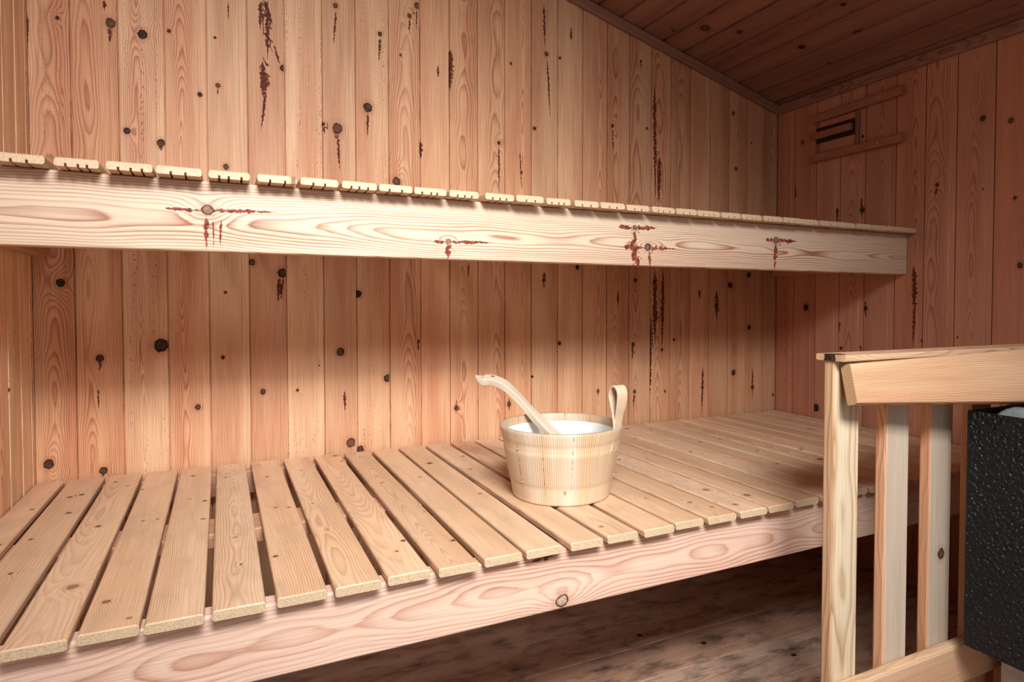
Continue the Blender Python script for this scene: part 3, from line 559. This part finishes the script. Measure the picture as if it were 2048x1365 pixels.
# ------------------------------------------------------------------ sliding vent on the right wall
VN = empty('wall_vent', (W, -0.36, 1.60), 'small reddish sliding wooden air vent high on the right wall below the ceiling', 'vent')
xw = W - 0.0005
tr_ = stick('upper_rail', (xw, -0.188, 1.684), (xw, -0.540, 1.692), (0, 0, 1), 0.030, 0.022, M['vent'], VN, seed=41, out=(-1, 0, 0), r=0.004)
lr_ = stick('lower_rail', (xw, -0.188, 1.540), (xw, -0.540, 1.538), (0, 0, 1), 0.030, 0.022, M['vent'], VN, seed=42, out=(-1, 0, 0), r=0.004)
acc = Acc()
for k_, (z0_, z1_) in enumerate(((1.5705, 1.606), (1.664, 1.6835))):
    acc = Acc()
    for i, (a, b) in enumerate(((-.196, -.213), (-.2135, -.287), (-.2875, -.362))):
        board(acc, (xw, a, z0_), (0, 0, 1), (0, -1, 0), (-1, 0, 0), z1_ - z0_, cols_plank(a - b, 0.009, 0.006, 0.0015), Style(43 + i, 0.07, val=1.35 if i else .9), step=0.01)
    acc.build('panel', M['vent'], VN)
acc = Acc(); solid_box(acc, (xw - 0.002, -0.362, 1.604), (xw, -0.190, 1.666)); acc.build('slot_shade', M['dark'], VN)  # black plate standing in for the shadow inside the slot
stick('edge_batten', (xw, -0.3635, 1.5705), (xw, -0.3635, 1.6835), (0, -1, 0), 0.012, 0.016, M['vent'], VN, seed=46, out=(-1, 0, 0), val=0.8)
hd = stick('handle', (xw - 0.0025, -0.180, 1.624), (xw - 0.0025, -0.348, 1.624), (0, 0, 1), 0.026, 0.016, M['vent'], VN, seed=47, out=(-1, 0, 0), r=0.005)
for (yy, zz) in ((-.232, 1.699), (-.455, 1.705), (-.232, 1.555), (-.455, 1.553)):
    s = pin(tr_ if zz > 1.6 else lr_, (0, 0, 0), (-1, 0, 0), 0.0032, 0.002); s.name = 'screw'
    p_ = tr_ if zz > 1.6 else lr_
    s.location = V(xw - 0.022, yy, zz) - V(*VN.location) - V(*p_.location)

# ------------------------------------------------------------------ heater guard rail
GD = empty('heater_guard', (1.60, -1.09, ZF), 'pine guard fence of upright slats with a thick top rail, beside the black heater', 'guard rail')
def upright(name, x0, x1, y0, y1, z0, z1, mat, seed, **kw):
    """front face at y0 (towards camera), back at y1"""
    return stick(name, (x0, y1, z0), (x0, y1, z1), (1, 0, 0), x1 - x0, y1 - y0, mat, GD, seed=seed, out=(0, -1, 0), r=0.004, **kw)
upright('post', 1.392, 1.461, -1.100, -1.0755, ZF, 0.9075, M['sap'], 61, val=1.0, straight=False, ring=0.007, slope=0.008, side=(0.92, 0.16))
upright('slat', 1.537, 1.607, -1.100, -1.0755, ZF, 0.9075, M['grey'], 62, val=1.15, straight=True, side=(1.2, 0.30))
upright('slat', 1.673, 1.745, -1.100, -1.0755, ZF, 0.9075, M['grey'], 63, straight=True, knots=[(0.40, 0.040, 0.0125, 0.4)], side=(1.2, 0.34))
upright('slat', 1.812, 1.882, -1.100, -1.0755, ZF, 0.9075, M['guard'], 64, straight=True, hue=0.12, val=.85)
upright('slat', 1.950, 2.020, -1.100, -1.0755, ZF, 0.9075, M['guard'], 65, straight=True)
stick('lower_rail', (1.394, -1.1005, 0.232), (2.09, -1.1005, 0.232), (0, 0, 1), 0.086, 0.026, M['guard'], GD, seed=66, out=(0, -1, 0), r=0.006, straight=True, ring=0.003, val=.95, step=0.02)
stick('cap', (1.389, -1.062, 0.908), (2.09, -1.062, 0.908), (0, -1, 0), 0.063, 0.0115, M['guard'], GD, seed=67, out=(0, 0, 1), val=0.9, knots=[(0.012, 0.03, 0.02, .9)], r=0.002)
# top rail: tapered board, leaning out at its lower edge
acc = Acc(); A = [V(*q) for q in RAIL]      # front-top-left, front-bottom-left, front-bottom-right, front-top-right
n = 40; m = 18; th = 0.024
eL = (A[3] - A[0]); Lr = np.linalg.norm(eL); eLn = eL / Lr; nb = np.cross(A[1] - A[0], eLn); nb /= np.linalg.norm(nb); nb = nb if nb[1] > 0 else -nb
st = Style(68, 0.08, straight=True, ring=0.0032, val=1.0, knots=[(0.03, 0.02, 0.0018, .9)])
us = np.linspace(0, 1, n); vs = np.array([0, .012, .03] + list(np.linspace(.03, .97, m)[1:-1]) + [.97, .988, 1]); ins = np.array([.006, .002, .0004] + [0] * (m - 2) + [.0004, .002, .006])
F = np.array([[(A[0] * (1 - a) + A[3] * a) * (1 - b) + (A[1] * (1 - a) + A[2] * a) * b + nb * ins[j] for j, b in enumerate(vs)] for a in us])
B = np.array([[(A[0] * (1 - a) + A[3] * a) * (1 - b) + (A[1] * (1 - a) + A[2] * a) * b + nb * (th - ins[j]) for j, b in enumerate(vs)] for a in us])
LLr = np.repeat(us * Lr, len(vs)); WWr = np.tile(vs * 0.085, n); Z = np.zeros_like(LLr)
acc.grid(F, st.attrs(LLr, WWr, Z), False); acc.grid(B, st.attrs(LLr, WWr, Z - th), True)
for j, fl in ((0, False), (-1, True)):
    G = np.stack([F[:, j], B[:, j]], 1); lx = np.repeat(us * Lr, 2); acc.grid(G, st.attrs(lx, np.full(2 * n, vs[j] * .085), np.tile([0., -th], n)), not fl)
for i, fl in ((0, True), (-1, False)):
    G = np.stack([F[i], B[i]], 1); k = len(vs); acc.grid(G, st.attrs(np.full(2 * k, us[i] * Lr), np.repeat(vs * .085, 2), np.tile([0., -th], k), end=np.ones(2 * k)), not fl)
acc.build('top_rail', M['rail'], GD)

# ------------------------------------------------------------------ heater, plinth and stones
HX0, HX1, HY0, HY1, HZ0, HZ1 = 1.704, 2.10, -1.56, -1.150, 0.339, 0.803
HT = empty('sauna_heater', (1.90, -1.35, HZ0), 'black hammered metal sauna heater filled with grey stones at the right edge', 'heater')
def shell(acc, x0, x1, y0, y1, z0, z1, t, r=0.006):
    def loop(d, rr):
        out = []
        for cx, cy, a0 in ((x1 - d - rr, y1 - d - rr, 0), (x0 + d + rr, y1 - d - rr, 90), (x0 + d + rr, y0 + d + rr, 180), (x1 - d - rr, y0 + d + rr, 270)):
            for a in (0, 30, 60, 90): q = math.radians(a0 + a); out.append((cx + rr * math.cos(q), cy + rr * math.sin(q)))
        out.append(out[0]); return out
    lo = loop(0, r); li = loop(t, max(r - t, 0.001))
    rows = [[(x, y, z0) for x, y in lo], [(x, y, z1 - 0.001) for x, y in lo], [(x * .999 + .001 * a[0], y * .999 + .001 * a[1], z1) for (x, y), a in zip(lo, li)], [(x, y, z1) for x, y in li], [(x, y, z0 + .01) for x, y in li]]
    G = np.array(rows, float); z = np.zeros(G.shape[0] * G.shape[1]); acc.grid(G, Style(1, .1).attrs(z, z, z), True)
acc = Acc(); shell(acc, HX0, HX1, HY0, HY1, HZ0, HZ1, 0.004)
hs = acc.build('housing', M['hammer'], HT)
acc = Acc(); solid_box(acc, (HX0 + 0.005, HY0 + 0.005, HZ0 + 0.001), (HX1 - 0.005, HY1 - 0.005, HZ0 + 0.006)); acc.build('bottom_plate', M['dark'], HT)
acc = Acc()
for i in range(9):
    yy = HY1 - 0.03 - i * 0.043; solid_box(acc, (HX0 + 0.0045, yy - 0.004, 0.700), (HX1 - 0.0045, yy + 0.004, 0.706))
for i in range(5):
    xx = HX0 + 0.05 + i * 0.075; solid_box(acc, (xx - 0.003, HY0 + 0.005, 0.693), (xx + 0.003, HY1 - 0.005, 0.6995))
acc.build('stone_grate', M['dark'], HT)
acc = Acc(); solid_box(acc, (1.832, -1.44, ZF + 0.0003), (2.07, -1.155, HZ0 + 0.0005))
pl = acc.build('heater_plinth', M['plinth'], origin=V(1.95, -1.3, ZF)); tag(pl, 'pale grey mottled stone plinth carrying the black heater', 'plinth')
bv = pl.modifiers.new('b', 'BEVEL'); bv.width = 0.004; bv.segments = 2

def stone(c, s, seed, label):
    r = np.random.RandomState(seed); bpy_me = bpy.data.meshes.new('sauna_stone')
    import bmesh
    bm = bmesh.new(); bmesh.ops.create_icosphere(bm, subdivisions=4, radius=1.0)
    pl_ = [(r.normal(size=3), r.uniform(0.62, 0.85)) for _ in range(11)]
    for v in bm.verts:
        p = np.array(v.co)
        for nrm, d in pl_:
            nn = nrm / np.linalg.norm(nrm); h = p @ nn
            if h > d: p = p - nn * (h - d) * 0.92
        p = p * (1 + 0.02 * math.sin(9 * p[0] + seed) * math.sin(8 * p[1] + 2 * seed))
        v.co = p * np.array(s)
    bm.to_mesh(bpy_me); bm.free()
    for f in bpy_me.polygons: f.use_smooth = True
    bpy_me.materials.append(M['stone'])
    o = bpy.data.objects.new('sauna_stone', bpy_me); C.objects.link(o); o.location = c; o.rotation_euler = (r.uniform(-.2, .2), r.uniform(-.2, .2), r.uniform(0, 3))
    tag(o, label, 'stone', 'stones heaped in the heater')
for i, (c, s, lab) in enumerate(STONES): stone(c, s, 50 + i, lab)

# ------------------------------------------------------------------ light
w = bpy.data.worlds.new('daylight'); bpy.context.scene.world = w; w.use_nodes = True
w.node_tree.nodes['Background'].inputs[0].default_value = (0.93, 0.96, 1.0, 1); w.node_tree.nodes['Background'].inputs[1].default_value = WORLD
def area(name, loc, tgt, sx, sy, power, col=(0.93, 0.98, 1.0), spread=180):
    from mathutils import Vector
    l = bpy.data.lights.new(name, 'AREA'); l.shape = 'RECTANGLE'; l.size = sx; l.size_y = sy; l.energy = power; l.color = col; l.spread = math.radians(spread)
    o = bpy.data.objects.new(name, l); C.objects.link(o); o.location = loc
    o.rotation_euler = (Vector(tgt) - Vector(loc)).to_track_quat('-Z', 'Y').to_euler(); return o
for a in LIGHTS: area(*a)

# ------------------------------------------------------------------ camera
from mathutils import Matrix
yaw, pitch, roll = 0.4618, 0.0270, 0.0006
cy, sy, cp, sp = math.cos(yaw), math.sin(yaw), math.cos(pitch), math.sin(pitch)
f = V(sy * cp, cy * cp, -sp); r_ = V(cy, -sy, 0); u_ = np.cross(r_, f)
r2 = r_ * math.cos(roll) + u_ * math.sin(roll); u2 = u_ * math.cos(roll) - r_ * math.sin(roll)
cam = bpy.data.cameras.new('camera'); co = bpy.data.objects.new('camera', cam); C.objects.link(co)
co.matrix_world = Matrix([[r2[0], u2[0], -f[0], 0.4001], [r2[1], u2[1], -f[1], -1.9053], [r2[2], u2[2], -f[2], 1.0103], [0, 0, 0, 1]])
cam.sensor_width = 36; cam.sensor_fit = 'HORIZONTAL'; cam.lens = 1288.98 / 2048 * 36
cam.shift_x = -(1084.24 - 1024) / 2048; cam.shift_y = -(682.5 - 643.72) / 2048; cam.clip_start = 0.02
sc = bpy.context.scene; sc.camera = co
sc.view_settings.view_transform = 'Standard'; sc.view_settings.look = 'None'; sc.view_settings.gamma = 1; sc.view_settings.exposure = EXPO
sc.cycles.max_bounces = 6; sc.cycles.diffuse_bounces = 4; sc.cycles.glossy_bounces = 2; sc.cycles.adaptive_threshold = 0.035
